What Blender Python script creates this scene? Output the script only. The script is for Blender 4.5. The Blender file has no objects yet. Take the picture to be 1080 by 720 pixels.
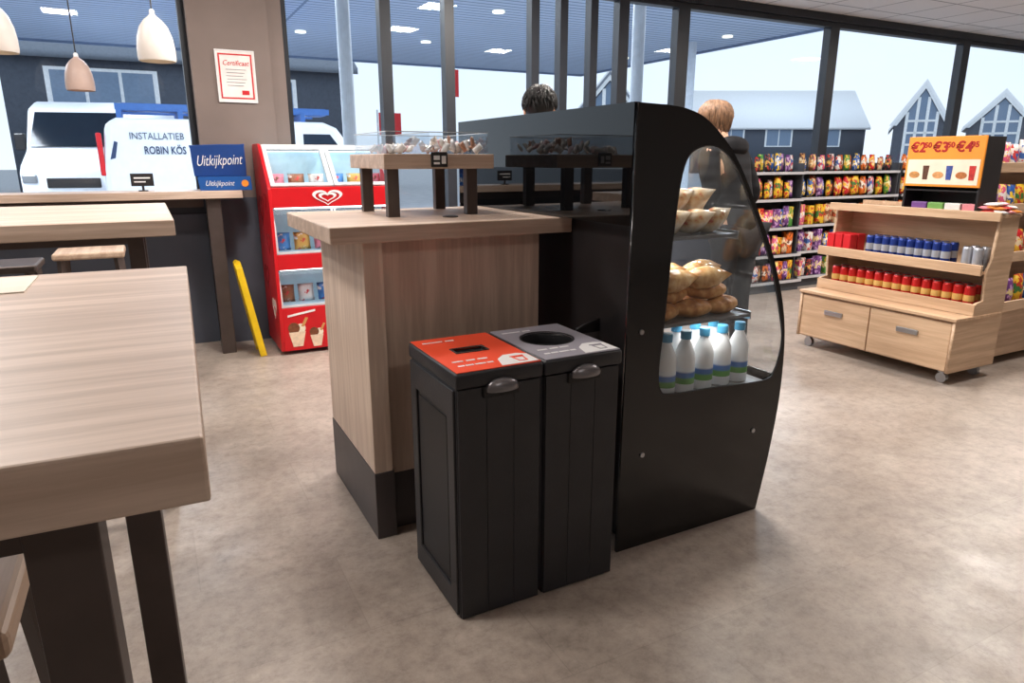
import bpy, bmesh, math, random
from mathutils import Vector, Matrix
random.seed(7)
D = bpy.data; SC = bpy.context.scene; C = SC.collection
PI = math.pi
SC.view_settings.view_transform = 'Standard'

# ------------------------------------------------------------------ materials
def lin(c):
    c = c/255.0
    return c/12.92 if c <= .04045 else ((c+.055)/1.055)**2.4
def rgb(c): return (lin(c[0]), lin(c[1]), lin(c[2]), 1)
def mul(c, k): return (min(1, c[0]*k), min(1, c[1]*k), min(1, c[2]*k), 1)
def newmat(name):
    m = D.materials.new(name); m.use_nodes = True
    nt = m.node_tree; return m, nt, nt.nodes['Principled BSDF']
def ramp(nt, fac, stops):
    r = nt.nodes.new('ShaderNodeValToRGB')
    e = r.color_ramp.elements
    while len(e) < len(stops): e.new(.5)
    for i, (p, c) in enumerate(stops): e[i].position = p; e[i].color = c
    nt.links.new(fac, r.inputs[0]); return r.outputs[0]
def noise(nt, scale, detail=4, vec=None, rough=.55):
    n = nt.nodes.new('ShaderNodeTexNoise'); n.inputs['Scale'].default_value = scale
    n.inputs['Detail'].default_value = detail; n.inputs['Roughness'].default_value = rough
    if vec is not None: nt.links.new(vec, n.inputs['Vector'])
    return n.outputs['Fac']
def objco(nt, scale=(1,1,1)):
    t = nt.nodes.new('ShaderNodeTexCoord'); mp = nt.nodes.new('ShaderNodeMapping')
    mp.inputs['Scale'].default_value = scale
    nt.links.new(t.outputs['Object'], mp.inputs['Vector']); return mp.outputs['Vector']
def mat(name, c, rough=.5, metal=0, var=.08, scale=9, emit=0, ior=1.45, bump=0):
    m, nt, b = newmat(name); base = rgb(c)
    f = noise(nt, scale, 3, objco(nt))
    col = ramp(nt, f, [(.3, mul(base, 1-var)), (.7, mul(base, 1+var))])
    nt.links.new(col, b.inputs['Base Color'])
    b.inputs['Roughness'].default_value = rough; b.inputs['Metallic'].default_value = metal
    b.inputs['IOR'].default_value = ior
    if emit:
        nt.links.new(col, b.inputs['Emission Color']); b.inputs['Emission Strength'].default_value = emit
    if bump:
        bp = nt.nodes.new('ShaderNodeBump'); bp.inputs['Strength'].default_value = bump; bp.inputs['Distance'].default_value = .004
        nt.links.new(noise(nt, scale*14, 3, objco(nt)), bp.inputs['Height']); nt.links.new(bp.outputs[0], b.inputs['Normal'])
    return m
def multi(name, stops, scale, rough):
    m, nt, b = newmat(name)
    nt.links.new(ramp(nt, noise(nt, scale, 4, objco(nt)), [(p, rgb(c)) for p, c in stops]), b.inputs['Base Color'])
    b.inputs['Roughness'].default_value = rough; return m
def wood(name, c1, c2, axis='x', rough=.45, k=.35):
    m, nt, b = newmat(name)
    s = {'x': (.9, 16, 16), 'y': (16, .9, 16), 'z': (16, 16, .9)}[axis]
    v = objco(nt, s)
    f1 = noise(nt, 1.6, 7, v, .62)
    a = rgb(c1); d = rgb(c2)
    col = ramp(nt, f1, [(.28, mul(d, .90)), (.45, d), (.6, a), (.8, mul(a, 1.05))])
    f2 = noise(nt, 6, 4, v)
    mx = nt.nodes.new('ShaderNodeMix'); mx.data_type = 'RGBA'; mx.blend_type = 'MULTIPLY'
    mx.inputs[0].default_value = k
    nt.links.new(col, mx.inputs[6])
    nt.links.new(ramp(nt, f2, [(.3, (.76, .73, .70, 1)), (.6, (1, 1, 1, 1))]), mx.inputs[7])
    nt.links.new(mx.outputs[2], b.inputs['Base Color'])
    b.inputs['Roughness'].default_value = rough
    return m
def glassm(name, tint, rough=0, base=0.03):
    m, nt, b = newmat(name); nt.nodes.remove(b)
    out = nt.nodes['Material Output']
    tr = nt.nodes.new('ShaderNodeBsdfTransparent'); tr.inputs[0].default_value = (*tint, 1)
    gl = nt.nodes.new('ShaderNodeBsdfGlossy'); gl.inputs['Roughness'].default_value = rough
    lw = nt.nodes.new('ShaderNodeLayerWeight'); lw.inputs[0].default_value = .5
    pw = nt.nodes.new('ShaderNodeMath'); pw.operation = 'POWER'; pw.inputs[1].default_value = 5
    ad = nt.nodes.new('ShaderNodeMath'); ad.operation = 'MULTIPLY_ADD'; ad.inputs[1].default_value = .9; ad.inputs[2].default_value = base
    mx = nt.nodes.new('ShaderNodeMixShader')
    nt.links.new(lw.outputs['Facing'], pw.inputs[0]); nt.links.new(pw.outputs[0], ad.inputs[0]); nt.links.new(ad.outputs[0], mx.inputs[0])
    nt.links.new(tr.outputs[0], mx.inputs[1]); nt.links.new(gl.outputs[0], mx.inputs[2])
    nt.links.new(mx.outputs[0], out.inputs['Surface'])
    return m
def floor_mat():
    m, nt, b = newmat('floor_concrete_tile')
    v = objco(nt)
    col = ramp(nt, noise(nt, 2.4, 9, v, .72), [(.28, rgb((148,136,127))), (.5, rgb((170,157,147))), (.72, rgb((190,178,168)))])
    n2 = ramp(nt, noise(nt, 18, 12, v, .82), [(.34, (.62,.605,.59,1)), (.5, (.95,.95,.94,1)), (.64, (1.12,1.12,1.12,1))])
    mx = nt.nodes.new('ShaderNodeMix'); mx.data_type = 'RGBA'; mx.blend_type = 'MULTIPLY'; mx.inputs[0].default_value = .9
    nt.links.new(col, mx.inputs[6]); nt.links.new(n2, mx.inputs[7])
    br = nt.nodes.new('ShaderNodeTexBrick'); br.offset = .5; br.inputs['Scale'].default_value = 1
    br.inputs['Brick Width'].default_value = .9; br.inputs['Row Height'].default_value = .45; br.inputs['Mortar Size'].default_value = .002
    br.inputs['Color1'].default_value = (1,1,1,1); br.inputs['Color2'].default_value = (.89,.89,.89,1); br.inputs['Mortar'].default_value = (.80,.80,.80,1)
    nt.links.new(v, br.inputs['Vector'])
    m2 = nt.nodes.new('ShaderNodeMix'); m2.data_type = 'RGBA'; m2.blend_type = 'MULTIPLY'; m2.inputs[0].default_value = .8
    nt.links.new(mx.outputs[2], m2.inputs[6]); nt.links.new(br.outputs['Color'], m2.inputs[7])
    nt.links.new(m2.outputs[2], b.inputs['Base Color'])
    rr = ramp(nt, noise(nt, 5, 5, v), [(.3, (.30,.30,.30,1)), (.7, (.48,.48,.48,1))])
    nt.links.new(rr, b.inputs['Roughness'])
    return m
def tile_mat(name, c, w, h, mortar, msize=.01, emit=0):
    m, nt, b = newmat(name); v = objco(nt)
    br = nt.nodes.new('ShaderNodeTexBrick'); br.offset = 0; br.inputs['Scale'].default_value = 1
    br.inputs['Brick Width'].default_value = w; br.inputs['Row Height'].default_value = h; br.inputs['Mortar Size'].default_value = msize
    a = rgb(c); br.inputs['Color1'].default_value = a; br.inputs['Color2'].default_value = mul(a, .95); br.inputs['Mortar'].default_value = rgb(mortar)
    nt.links.new(v, br.inputs['Vector']); nt.links.new(br.outputs['Color'], b.inputs['Base Color'])
    b.inputs['Roughness'].default_value = .6
    return m

W_X = wood('ash_wood_along_x', (212,189,172), (191,167,149), 'x')
W_Y = wood('ash_wood_along_y', (206,182,160), (186,158,136), 'y')
W_Z = wood('ash_wood_upright', (226,203,186), (208,183,166), 'z', k=.3)
W_ZL = wood('pale_wood_upright', (234,213,196), (218,195,178), 'z', k=.3)
W_G = wood('display_wood', (214,182,150), (198,164,132), 'y')
W_GZ = wood('display_wood_upright', (214,184,154), (196,164,134), 'x')
BLK = mat('black_panel', (38,36,38), .38, var=.15)
BLKG = mat('black_gloss_panel', (24,23,25), .13, var=.1, ior=1.5)
BLKGLASS = mat('smoked_black_glass', (10,11,13), .02, var=.05, ior=1.43)
BIN = mat('bin_black', (44,44,48), .42, var=.12, bump=.15)
BIN2 = mat('bin_black_dark', (25,25,28), .45, var=.12)
SLOTG = mat('slot_grey', (58,54,54), .5, var=.08)
ORANGE = mat('orange_red_sheet', (240,80,48), .4, var=.03)
GREYS = mat('grey_sheet', (154,151,162), .4, var=.04)
WHITE = mat('white_plastic', (235,235,236), .4, var=.02)
CHROME = mat('brushed_steel', (170,172,176), .28, 1, var=.05)
GUNM = mat('gunmetal_handle', (128,126,130), .34, .8, var=.05)
STEELD = mat('dark_steel', (84,74,71), .42, .3, var=.12)
PLINTH = mat('dark_plinth', (82,76,77), .45, .2, var=.1)
FRAME = mat('anthracite_frame', (34,38,46), .45, var=.08)
PILLAR = mat('taupe_pillar_paint', (130,116,110), .7, var=.05, scale=4)
DADO = mat('dark_grey_wall_paint', (78,83,95), .7, var=.06, scale=4)
WALLP = mat('light_wall_paint', (190,184,178), .8, var=.04, scale=3)
RED = mat('freezer_red', (204,22,32), .35, var=.05)
REDB = mat('bright_red', (205,30,38), .45, var=.05)
DKRED = mat('dark_red_print', (150,14,24), .4, var=.05)
WINGL = glassm('window_glass', (.87,.94,.99), 0, .035)
CLEAR = glassm('clear_glass', (.96,.975,.98), 0, .03)
FRONTG = glassm('curved_front_glass', (.86,.90,.92), 0, .08)
SIDEG = glassm('reflective_side_glass', (.90,.92,.93), 0, .08)
ACRYL = glassm('clear_acrylic', (.84,.88,.92), .04, .13)
FLOORM = floor_mat()
CEILM = tile_mat('ceiling_tiles', (226,223,223), .6, .6, (150,148,150), .012)
SOFFIT = tile_mat('canopy_slats', (182,198,222), 30, .22, (112,131,162), .03)

# ------------------------------------------------------------------ helpers
def BM(): return bmesh.new()
def box(bm, x0, x1, y0, y1, z0, z1, b=0, seg=2):
    M = Matrix.Translation(((x0+x1)/2, (y0+y1)/2, (z0+z1)/2)) @ Matrix.Diagonal((abs(x1-x0), abs(y1-y0), abs(z1-z0), 1))
    r = bmesh.ops.create_cube(bm, size=1, matrix=M)
    if b:
        es = list({e for v in r['verts'] for e in v.link_edges})
        bmesh.ops.bevel(bm, geom=es, offset=b, segments=seg, profile=.5, affect='EDGES')
    return bm
def align(p0, p1):
    p0 = Vector(p0); p1 = Vector(p1); d = p1-p0
    return Matrix.Translation((p0+p1)/2) @ d.to_track_quat('Z', 'Y').to_matrix().to_4x4(), d.length
def tube(bm, p0, p1, r, r2=None, seg=14):
    M, L = align(p0, p1)
    bmesh.ops.create_cone(bm, cap_ends=True, segments=seg, radius1=r, radius2=r if r2 is None else r2, depth=L, matrix=M); return bm
def bar(bm, p0, p1, w, d):
    M, L = align(p0, p1)
    bmesh.ops.create_cube(bm, size=1, matrix=M @ Matrix.Diagonal((w, d, L, 1))); return bm
def ball(bm, c, r, sc=(1,1,1), u=16, v=10):
    bmesh.ops.create_uvsphere(bm, u_segments=u, v_segments=v, radius=r, matrix=Matrix.Translation(c) @ Matrix.Diagonal((*sc, 1))); return bm
def lathe(bm, prof, c=(0,0,0), seg=20, cap=True):
    rings = []
    for r, z in prof:
        rings.append([bm.verts.new((c[0]+r*math.cos(2*PI*i/seg), c[1]+r*math.sin(2*PI*i/seg), c[2]+z)) for i in range(seg)])
    for a, b in zip(rings, rings[1:]):
        for i in range(seg): bm.faces.new((a[i], a[(i+1) % seg], b[(i+1) % seg], b[i]))
    if cap:
        bm.faces.new(rings[0][::-1]); bm.faces.new(rings[-1])
    return bm
def from_curve(cu):
    o = D.objects.new('tmp', cu); C.objects.link(o); bpy.context.view_layer.update()
    me = D.meshes.new_from_object(o.evaluated_get(bpy.context.evaluated_depsgraph_get()))
    D.objects.remove(o); bm = BM(); bm.from_mesh(me); D.meshes.remove(me); D.curves.remove(cu)
    bmesh.ops.remove_doubles(bm, verts=bm.verts[:], dist=.00005); return bm
def ext2d(loops, th):
    cu = D.curves.new('tmp', 'CURVE'); cu.dimensions = '2D'; cu.fill_mode = 'BOTH'; cu.extrude = th/2
    for lp in loops:
        s = cu.splines.new('POLY'); s.points.add(len(lp)-1); s.use_cyclic_u = True
        for i, (x, y) in enumerate(lp): s.points[i].co = (x, y, 0, 1)
    return from_curve(cu)
def text(s, size, ext=.001, al='CENTER', shear=0, bold=0):
    cu = D.curves.new('tmp', 'FONT'); cu.body = s; cu.size = size; cu.extrude = ext
    cu.align_x = al; cu.align_y = 'CENTER'; cu.shear = shear; cu.offset = bold; cu.resolution_u = 3
    return from_curve(cu)
RX = Matrix.Rotation(PI/2, 4, 'X')
FRONT = RX
LEFT = Matrix.Rotation(-PI/2, 4, 'Z') @ RX
YZ = Matrix.Rotation(PI/2, 4, 'Z') @ RX
T = Matrix.Translation
def xf(bm, M): bmesh.ops.transform(bm, matrix=M, verts=bm.verts[:]); return bm
def rect(x0, x1, y0, y1): return [(x0,y0),(x1,y0),(x1,y1),(x0,y1)]
def circ(cx, cy, r, n=32, ry=None): return [(cx+r*math.cos(2*PI*i/n), cy+(ry or r)*math.sin(2*PI*i/n)) for i in range(n)]
def heart(s, cx=0, cy=0, n=40):
    out = []
    for i in range(n):
        t = 2*PI*i/n
        out.append((cx+s*16*math.sin(t)**3/17, cy+s*(13*math.cos(t)-5*math.cos(2*t)-2*math.cos(3*t)-math.cos(4*t))/17))
    return out
def smoothpts(P, n=6, closed=False):
    out = []; N = len(P)
    rng = N if closed else N-1
    for i in range(rng):
        g = (lambda k: P[k % N]) if closed else (lambda k: P[max(0, min(N-1, k))])
        p0, p1, p2, p3 = g(i-1), g(i), g(i+1), g(i+2)
        for j in range(n):
            t = j/n
            out.append(tuple(.5*((2*p1[k])+(-p0[k]+p2[k])*t+(2*p0[k]-5*p1[k]+4*p2[k]-p3[k])*t*t+(-p0[k]+3*p1[k]-3*p2[k]+p3[k])*t**3) for k in (0,1)))
    if not closed: out.append(tuple(P[-1]))
    return out
def sheet2d(loop):   # a single flat face
    bm = BM(); bm.faces.new([bm.verts.new((x, y, 0)) for x, y in loop]); return bm
OFF = {}
def thing(name, label, cat, loc=(0,0,0), rz=0, group=None, rot=None):
    o = D.objects.new(name, None); C.objects.link(o); o.empty_display_size = .1
    o.location = loc; o.rotation_euler = rot or (0,0,rz); o['label'] = label; o['category'] = cat
    if group: o['group'] = group
    OFF[o.name] = Vector(loc); return o
def obj(name, bm, m, parent=None, smooth=False, world=False, label=None, bev=0):
    if world and parent is not None: xf(bm, T(-OFF[parent.name]))
    bmesh.ops.recalc_face_normals(bm, faces=bm.faces[:])
    me = D.meshes.new(name); bm.to_mesh(me); bm.free()
    if smooth:
        for p in me.polygons: p.use_smooth = True
    me.materials.append(m)
    o = D.objects.new(name, me); C.objects.link(o)
    if parent is not None:
        o.parent = parent; OFF[o.name] = OFF[parent.name]
    else: OFF[o.name] = Vector((0,0,0))
    if label: o['label'] = label
    if bev:
        md = o.modifiers.new('bevel', 'BEVEL'); md.width = bev; md.segments = 2; md.limit_method = 'ANGLE'; md.angle_limit = .7
    return o
def wp(name, bm, m, parent, **k): return obj(name, bm, m, parent, world=True, **k)
def solo(name, bm, m, label, cat, loc=(0,0,0), rz=0, group=None, **k):
    o = obj(name, bm, m, **k); o.location = loc; o.rotation_euler = (0,0,rz)
    o['label'] = label; o['category'] = cat
    if group: o['group'] = group
    return o
def struct(name, bm, m, parent=None, **k):
    o = obj(name, bm, m, parent, **k)
    if parent is None: o['kind'] = 'structure'
    return o
def dup(root, loc, rz=None, label=None, group=None):
    r = root.copy(); C.objects.link(r); r.location = loc
    if rz is not None: r.rotation_euler = (0,0,rz)
    if label: r['label'] = label
    if group: r['group'] = group
    for ch in list(root.children):
        c = ch.copy(); C.objects.link(c); c.parent = r
        for g in ch.children:
            d = g.copy(); C.objects.link(d); d.parent = c
    return r

# ------------------------------------------------------------------ camera, world, lights
cam = D.cameras.new('camera'); co = D.objects.new('camera', cam); C.objects.link(co)
co.location = (0,0,1.4); co.rotation_euler = (math.radians(90-14.93), 0, math.radians(-27.6))
cam.lens = 24; cam.sensor_width = 36; cam.clip_start = .02; cam.clip_end = 400
SC.camera = co
w = D.worlds.new('sky'); SC.world = w; w.use_nodes = True; nt = w.node_tree
tc = nt.nodes.new('ShaderNodeTexCoord'); sp = nt.nodes.new('ShaderNodeSeparateXYZ'); nt.links.new(tc.outputs['Generated'], sp.inputs[0])
cl = noise(nt, 3.5, 5, tc.outputs['Generated'])
mm = nt.nodes.new('ShaderNodeMath'); mm.operation = 'MULTIPLY_ADD'; mm.inputs[1].default_value = .25; nt.links.new(cl, mm.inputs[0]); nt.links.new(sp.outputs['Z'], mm.inputs[2])
cr = ramp(nt, mm.outputs[0], [(.05, (.92,.96,1.0,1)), (.3, (.78,.88,1.0,1)), (.7, (.80,.89,1.0,1))])
bg = nt.nodes['Background']; nt.links.new(cr, bg.inputs[0]); bg.inputs[1].default_value = 1.27
def area(loc, e, sx, sy, col=(1,.93,.86), rot=(0,0,0)):
    l = D.lights.new('area', 'AREA'); l.energy = e; l.shape = 'RECTANGLE'; l.size = sx; l.size_y = sy; l.color = col
    o = D.objects.new('area_light', l); C.objects.link(o); o.location = loc; o.rotation_euler = rot; return o
for p, e in (((2.9,4.4,2.93),86), ((4.8,2.0,2.93),46), ((-.6,2.3,2.93),38), ((7,3.2,2.93),80), ((1.0,-1.2,2.93),14), ((3.0,3.0,2.93),54), ((-1.2,4.2,2.93),38), ((9.5,3.5,2.93),62), ((.8,3.9,2.93),50)):
    area(p, e, .32, .32)
for x, y in ((-4,9.5),(1,10),(6,10),(11,10),(-4,16),(2,17),(8,16)): area((x,y,4.1), 310, 1.2, 1.2, (.93,.96,1))

# ------------------------------------------------------------------ room shell
YW = 5.75
struct('floor', box(BM(), -4,12.5,-4,6.0,-.1,0), FLOORM)
struct('ceiling', box(BM(), -4,12.5,-4,6.0,2.98,3.1), CEILM)
struct('wall_left', box(BM(), -4.15,-4,-4,6,0,2.98), WALLP)
struct('wall_right', box(BM(), 12.5,12.65,-4,6,0,2.98), WALLP)
struct('wall_rear', box(BM(), -4.15,12.65,-4.15,-4,0,2.98), WALLP)
bm = BM(); box(bm, -4,.38,YW,5.95,0,1.0); box(bm, 4.95,12.5,YW,5.95,0,.85); box(bm, .38,1.045,5.651,5.66,0,1.12)
struct('wall_back', bm, DADO)
bm = BM(); box(bm, .385,.93,5.66,5.95,0,2.98); box(bm, .93,1.04,5.70,5.95,0,2.98)
struct('wall_pillar', bm, PILLAR)
bm = BM(); box(bm, -4,.385,YW-.03,5.95,2.9,2.98); box(bm, 1.04,12.5,YW-.03,5.95,2.9,2.98)
struct('trim_1', bm, FRAME)
wins = [(-4,-2.0,1.0),(-2.0,.385,1.0),(1.04,1.86,0),(1.86,2.42,0),(4.2,4.95,0),(4.95,7.17,.85),(7.17,9.72,.85),(9.72,12.5,.85)]
n = 0
def window(x0, x1, z0, name, fw=.045):
    bm = BM()
    box(bm, x0, x0+fw, 5.76,5.86, z0, 2.9); box(bm, x1-fw, x1, 5.76,5.86, z0, 2.9)
    box(bm, x0+fw, x1-fw, 5.76,5.86, z0, z0+.06); box(bm, x0+fw, x1-fw, 5.76,5.86, 2.85, 2.9)
    f = struct(name, bm, FRAME)
    bm = BM(); vs = [bm.verts.new(p) for p in ((x0+fw,5.81,z0+.06),(x1-fw,5.81,z0+.06),(x1-fw,5.81,2.85),(x0+fw,5.81,2.85))]; bm.faces.new(vs)
    obj('pane', bm, WINGL, f); return f
for x0, x1, z0 in wins:
    n += 1; window(x0, x1, z0, 'window_%d' % n, .075 if x0 > 4 else .045)
for i, (x0, x1) in enumerate(((2.42,3.25),(3.25,3.55),(3.55,3.88),(3.88,4.2))):
    d = window(x0, x1, 0, 'door_%d' % (i+1), .04)
    bm = BM(); tube(bm, (x1-.09,5.72,.8), (x1-.09,5.72,1.3), .012); obj('door_handle', bm, CHROME, d)

# ------------------------------------------------------------------ waste bins
def waste_bin(x0, label, sheet, kind):
    W, Dp = .288, .40
    t = thing('waste_bin', label, 'waste bin', (x0, 1.705, 0))
    box_ = BM(); box(box_, .006,W-.006,.012,Dp-.01,.0,.762,.004); obj('body', box_, BIN, t)
    bm = BM()
    for k in range(3):
        a = .008+k*(W-.016)/3; box(bm, a+.0006, a+(W-.016)/3-.0006, .003,.02,.004,.76,.0014)
    obj('front_panel', bm, BIN, t)
    bm = ext2d([rect(.02,Dp-.015,.01,.757), rect(.07,Dp-.065,.09,.67)], .010); xf(bm, T((.003,0,0)) @ YZ); obj('side_frame', bm, BIN, t, bev=.003)
    bm = BM(); box(bm, .003,.0085,.085,Dp-.08,.105,.655,.002); obj('side_panel', bm, BIN2, t)
    if kind == 'slot': hole = rect(.088,.192,.19,.238)
    else: hole = circ(.140,.225,.088)
    bm = ext2d([rect(0,W,-.004,Dp), hole], .048)
    xf(bm, T((0,0,.788))); obj('lid', bm, BIN, t, bev=.008)
    bm = ext2d([rect(.006,W-.006,.004,Dp-.006), hole], .004); xf(bm, T((0,0,.8125))); obj('lid_sheet', bm, sheet, t)
    if kind == 'slot':
        bm = BM(); box(bm, .083,.197,.185,.243,.765,.795); obj('opening', bm, SLOTG, t)
        bm = ext2d([rect(.083,.197,.185,.243), rect(.088,.192,.19,.238)], .006); xf(bm, T((0,0,.8145))); obj('opening_rim', bm, SLOTG, t)
    else:
        bm = ext2d([circ(.140,.225,.094), circ(.140,.225,.088)], .003); xf(bm, T((0,0,.814))); obj('opening_rim', bm, BIN2, t)
        bm = BM(); lathe(bm, [(.092,.764),(.092,.772)], (.140,.225,0)); obj('opening', bm, BIN2, t)
    # white leaf-shaped sticker with a little cup pictogram, and small printed marks
    bm = ext2d([[(.155,.010),(.278,.010),(.278,.09),(.25,.108),(.205,.108),(.172,.075)]], .002); xf(bm, T((0,0,.815))); s = obj('sticker', bm, WHITE, t, label='white sticker')
    bm = ext2d([[(.222,.026),(.250,.026),(.256,.070),(.216,.070)], [(.226,.030),(.246,.030),(.251,.065),(.221,.065)]], .002); xf(bm, T((0,0,.8162))); obj('pictogram', bm, sheet, s)
    bm = BM(); box(bm, .213,.259,.074,.080,.8152,.8172); obj('pictogram_lid', bm, sheet, s)
    for row in (((.035,.055,.055),(.06,.085,.055),(.09,.125,.055),(.13,.15,.055)),((.035,.07,.10),(.08,.11,.10),(.118,.15,.10)),((.03,.10,.34),(.11,.14,.34))):
        bm = BM(); y = row[0][2]
        for a, b, _ in row: box(bm, a, b, y, y+.010, .8142,.8155)
        obj('lettering', bm, WHITE, t)
    # half-dome pull handle in a dark recess
    bm = BM(); box(bm, .085,.205,-.008,.012,.728,.764,.004); obj('handle_recess', bm, BIN2, t)
    bm = BM(); ball(bm, (.145,-.008,.756), .054, (1,.42,.55), 20, 12)
    bmesh.ops.bisect_plane(bm, geom=bm.verts[:]+bm.edges[:]+bm.faces[:], plane_co=(0,0,.747), plane_no=(0,0,-1), clear_outer=True)
    obj('handle', bm, GUNM, t, smooth=True)
    return t
waste_bin(.710, 'black waste bin with an orange-red lid and a rectangular slot', ORANGE, 'slot')
waste_bin(1.002, 'black waste bin with a grey lid and a round hole', GREYS, 'round')

# ------------------------------------------------------------------ service counter
ct = thing('service_counter', 'pale wood service counter with dark plinth behind the waste bins', 'counter', (.94,2.65,0))
wp('worktop', box(BM(), .506,1.432,2.24,3.0,1.13,1.187,.004), W_X, ct)
wp('side_panel', box(BM(), .626,.695,2.295,2.95,.27,1.13,.002), W_ZL, ct)
wp('front_panel', box(BM(), .695,1.34,2.335,2.36,.24,1.13,.001), W_Z, ct)
wp('back_panel', box(BM(), .695,1.34,2.90,2.93,.1,1.13,.001), W_Z, ct)
bm = BM(); box(bm, .624,.70,2.292,2.955,0,.27,.002); box(bm, .70,1.34,2.345,2.9,0,.24,.002); wp('plinth', bm, PLINTH, ct)
bm = BM(); lathe(bm, [(.03,0),(.03,.004),(.02,.006)], (1.02,2.46,1.187)); wp('cable_grommet', bm, BLK, ct)

st = thing('display_stand', 'raised wooden board on four dark legs standing on the counter', 'display stand', (1.0,2.74,1.187))
wp('board', box(BM(), .782,1.232,2.51,2.985,1.365,1.42,.003), W_X, st)
for x, y in ((.825,2.56),(1.15,2.56),(.825,2.90),(1.15,2.90)):
    wp('leg', box(BM(), x-.023,x+.023,y-.018,y+.018,1.187,1.365,.002), STEELD, st)
lab = wp('price_label', box(BM(), .965,1.03,2.498,2.509,1.372,1.427,.002), BLK, st, label='black price label')
for a in ((.973,.997,1.398,1.414),(1.005,1.022,1.384,1.413),(.973,.997,1.382,1.390)):
    wp('lettering', box(BM(), a[0],a[1],2.4965,2.4985,a[2],a[3]), WHITE, lab)
tr = thing('clear_tray', 'clear acrylic tray of small packets on the raised board', 'tray', (1.0,2.74,1.42))
EDGE = mat('acrylic_edge', (205,214,222), .3)
for lp in (((.80,2.53),(1.215,2.53)),((.80,2.965),(1.215,2.965)),((.80,2.53),(.80,2.965)),((1.215,2.53),(1.215,2.965)),((.97,2.53),(.97,2.965))):
    (xa,ya),(xb,yb) = lp
    bm = BM(); bm.faces.new([bm.verts.new(p) for p in ((xa,ya,1.42),(xb,yb,1.42),(xb,yb,1.50),(xa,ya,1.50))]); wl_ = wp('tray_wall', bm, ACRYL, tr)
    bm = BM(); bar(bm, (xa,ya,1.50), (xb,yb,1.50), .003, .003); wp('bright_edge', bm, EDGE, wl_)
pk = [mat('paper_white', (225,220,215), .6), mat('packet_brown', (160,112,86), .5), mat('packet_pink', (205,160,158), .5), mat('foil_silver', (205,202,202), .25, .4)]
pn = ['white paper sugar packet', 'brown wrapped biscuit', 'pink paper packet', 'silver foil sweet']
def packet(w, h, d):
    bm = BM(); g = bmesh.ops.create_grid(bm, x_segments=4, y_segments=6, size=.5)
    top = bm.verts[:]
    geo = bmesh.ops.duplicate(bm, geom=bm.verts[:]+bm.edges[:]+bm.faces[:])
    low = [v for v in geo['geom'] if isinstance(v, bmesh.types.BMVert)]
    for vs, s in ((top, 1), (low, -1)):
        for v in vs:
            u = 1-(2*v.co.x)**2; q = 1-(2*v.co.y)**4
            v.co = Vector((v.co.x*w*(1-.04*q), s*d*.5*max(0, u)**.6*max(0, q)**.8, v.co.y*h))
    bmesh.ops.remove_doubles(bm, verts=bm.verts[:], dist=.0005); return bm
protos = {}
for i in range(64):
    k = random.choice((0,0,2,3)) if i < 18 else random.choice((0,1,2,3,3,0))
    gx = .83+.11*random.random() if i < 18 else .995+.195*random.random()
    gy = 2.555+.38*random.random()
    if k not in protos:
        bm = packet(.028,.042,.016); o = solo('sugar_packet' if k in (0,2) else 'wrapped_sweet', bm, pk[k], pn[k]+' in the clear tray on the raised board', 'packet', group=pn[k]+'s in the clear tray', smooth=True); protos[k] = o
    else:
        o = protos[k].copy(); C.objects.link(o)
    o.location = (gx, gy, 1.421+.019 + (.034*random.random() if i >= 18 else 0)); o.rotation_euler = (random.uniform(-1.2,1.2), random.uniform(-.9,.9), random.uniform(-1.5,1.5))

# ------------------------------------------------------------------ refrigerated display case
dc = thing('display_case', 'tall black curved display case with a window in its side panel', 'display case', (1.75,2.5,0))
prof = smoothpts([(1.50,1.568),(1.585,1.558),(1.680,1.522),(1.812,1.41),(1.945,1.215),(2.058,1.0155),(2.138,.785),(2.155,.52),(2.127,.25),(2.08,.0)], 6)
outer = [(1.375,0.0),(1.385,1.572)] + prof
win = smoothpts([(1.725,1.442),(1.635,1.436),(1.584,1.380),(1.558,1.2),(1.536,.85),(1.524,.69),(1.536,.604),(1.59,.580),(1.80,.572),(2.055,.560),(2.116,.594),(2.141,.70),(2.122,.80),(2.043,1.01),(1.930,1.21),(1.820,1.375)], 5, True)
bm = ext2d([outer, win], .012); xf(bm, T((0,1.806,0)) @ RX); wp('side_panel', bm, BLKG, dc)
bm = ext2d([outer, win], .012); xf(bm, T((0,3.205,0)) @ RX); wp('side_panel', bm, BLKG, dc)
for y, m_ in ((1.808, SIDEG), (3.205, CLEAR)):
    bm = sheet2d(win); xf(bm, T((0,y,0)) @ RX); wp('side_window', bm, m_, dc)
bm = ext2d([win, [(1.82+(x-1.82)*.988, .99+(z-.99)*.992) for x, z in win]], .006); xf(bm, T((0,1.803,0)) @ RX); wp('window_seal', bm, BLK, dc)
inner = [(x-.014, z-.006) for x, z in prof]
k = max(i for i, p in enumerate(prof) if p[1] > .56)
bm = BM(); ra = [bm.verts.new((x-.004, 1.814, z-.002)) for x, z in prof[1:k+1]]; rb = [bm.verts.new((x-.004, 3.198, z-.002)) for x, z in prof[1:k+1]]
for i in range(len(ra)-1): bm.faces.new((ra[i], ra[i+1], rb[i+1], rb[i]))
wp('front_glass', bm, FRONTG, dc, smooth=True)
bm = ext2d([prof[k:]+inner[k:][::-1]], 1.38); xf(bm, T((0,2.505,0)) @ RX); wp('lower_front', bm, BLKG, dc)
wp('top_panel', box(BM(), 1.39,1.51,1.812,3.199,1.55,1.57), BLKG, dc)
wp('back_panel', box(BM(), 1.436,1.46,1.812,3.199,0.01,1.20), BLK, dc)
wp('back_glass', box(BM(), 1.378,1.398,1.812,3.199,1.19,1.574), BLKGLASS, dc)
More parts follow.
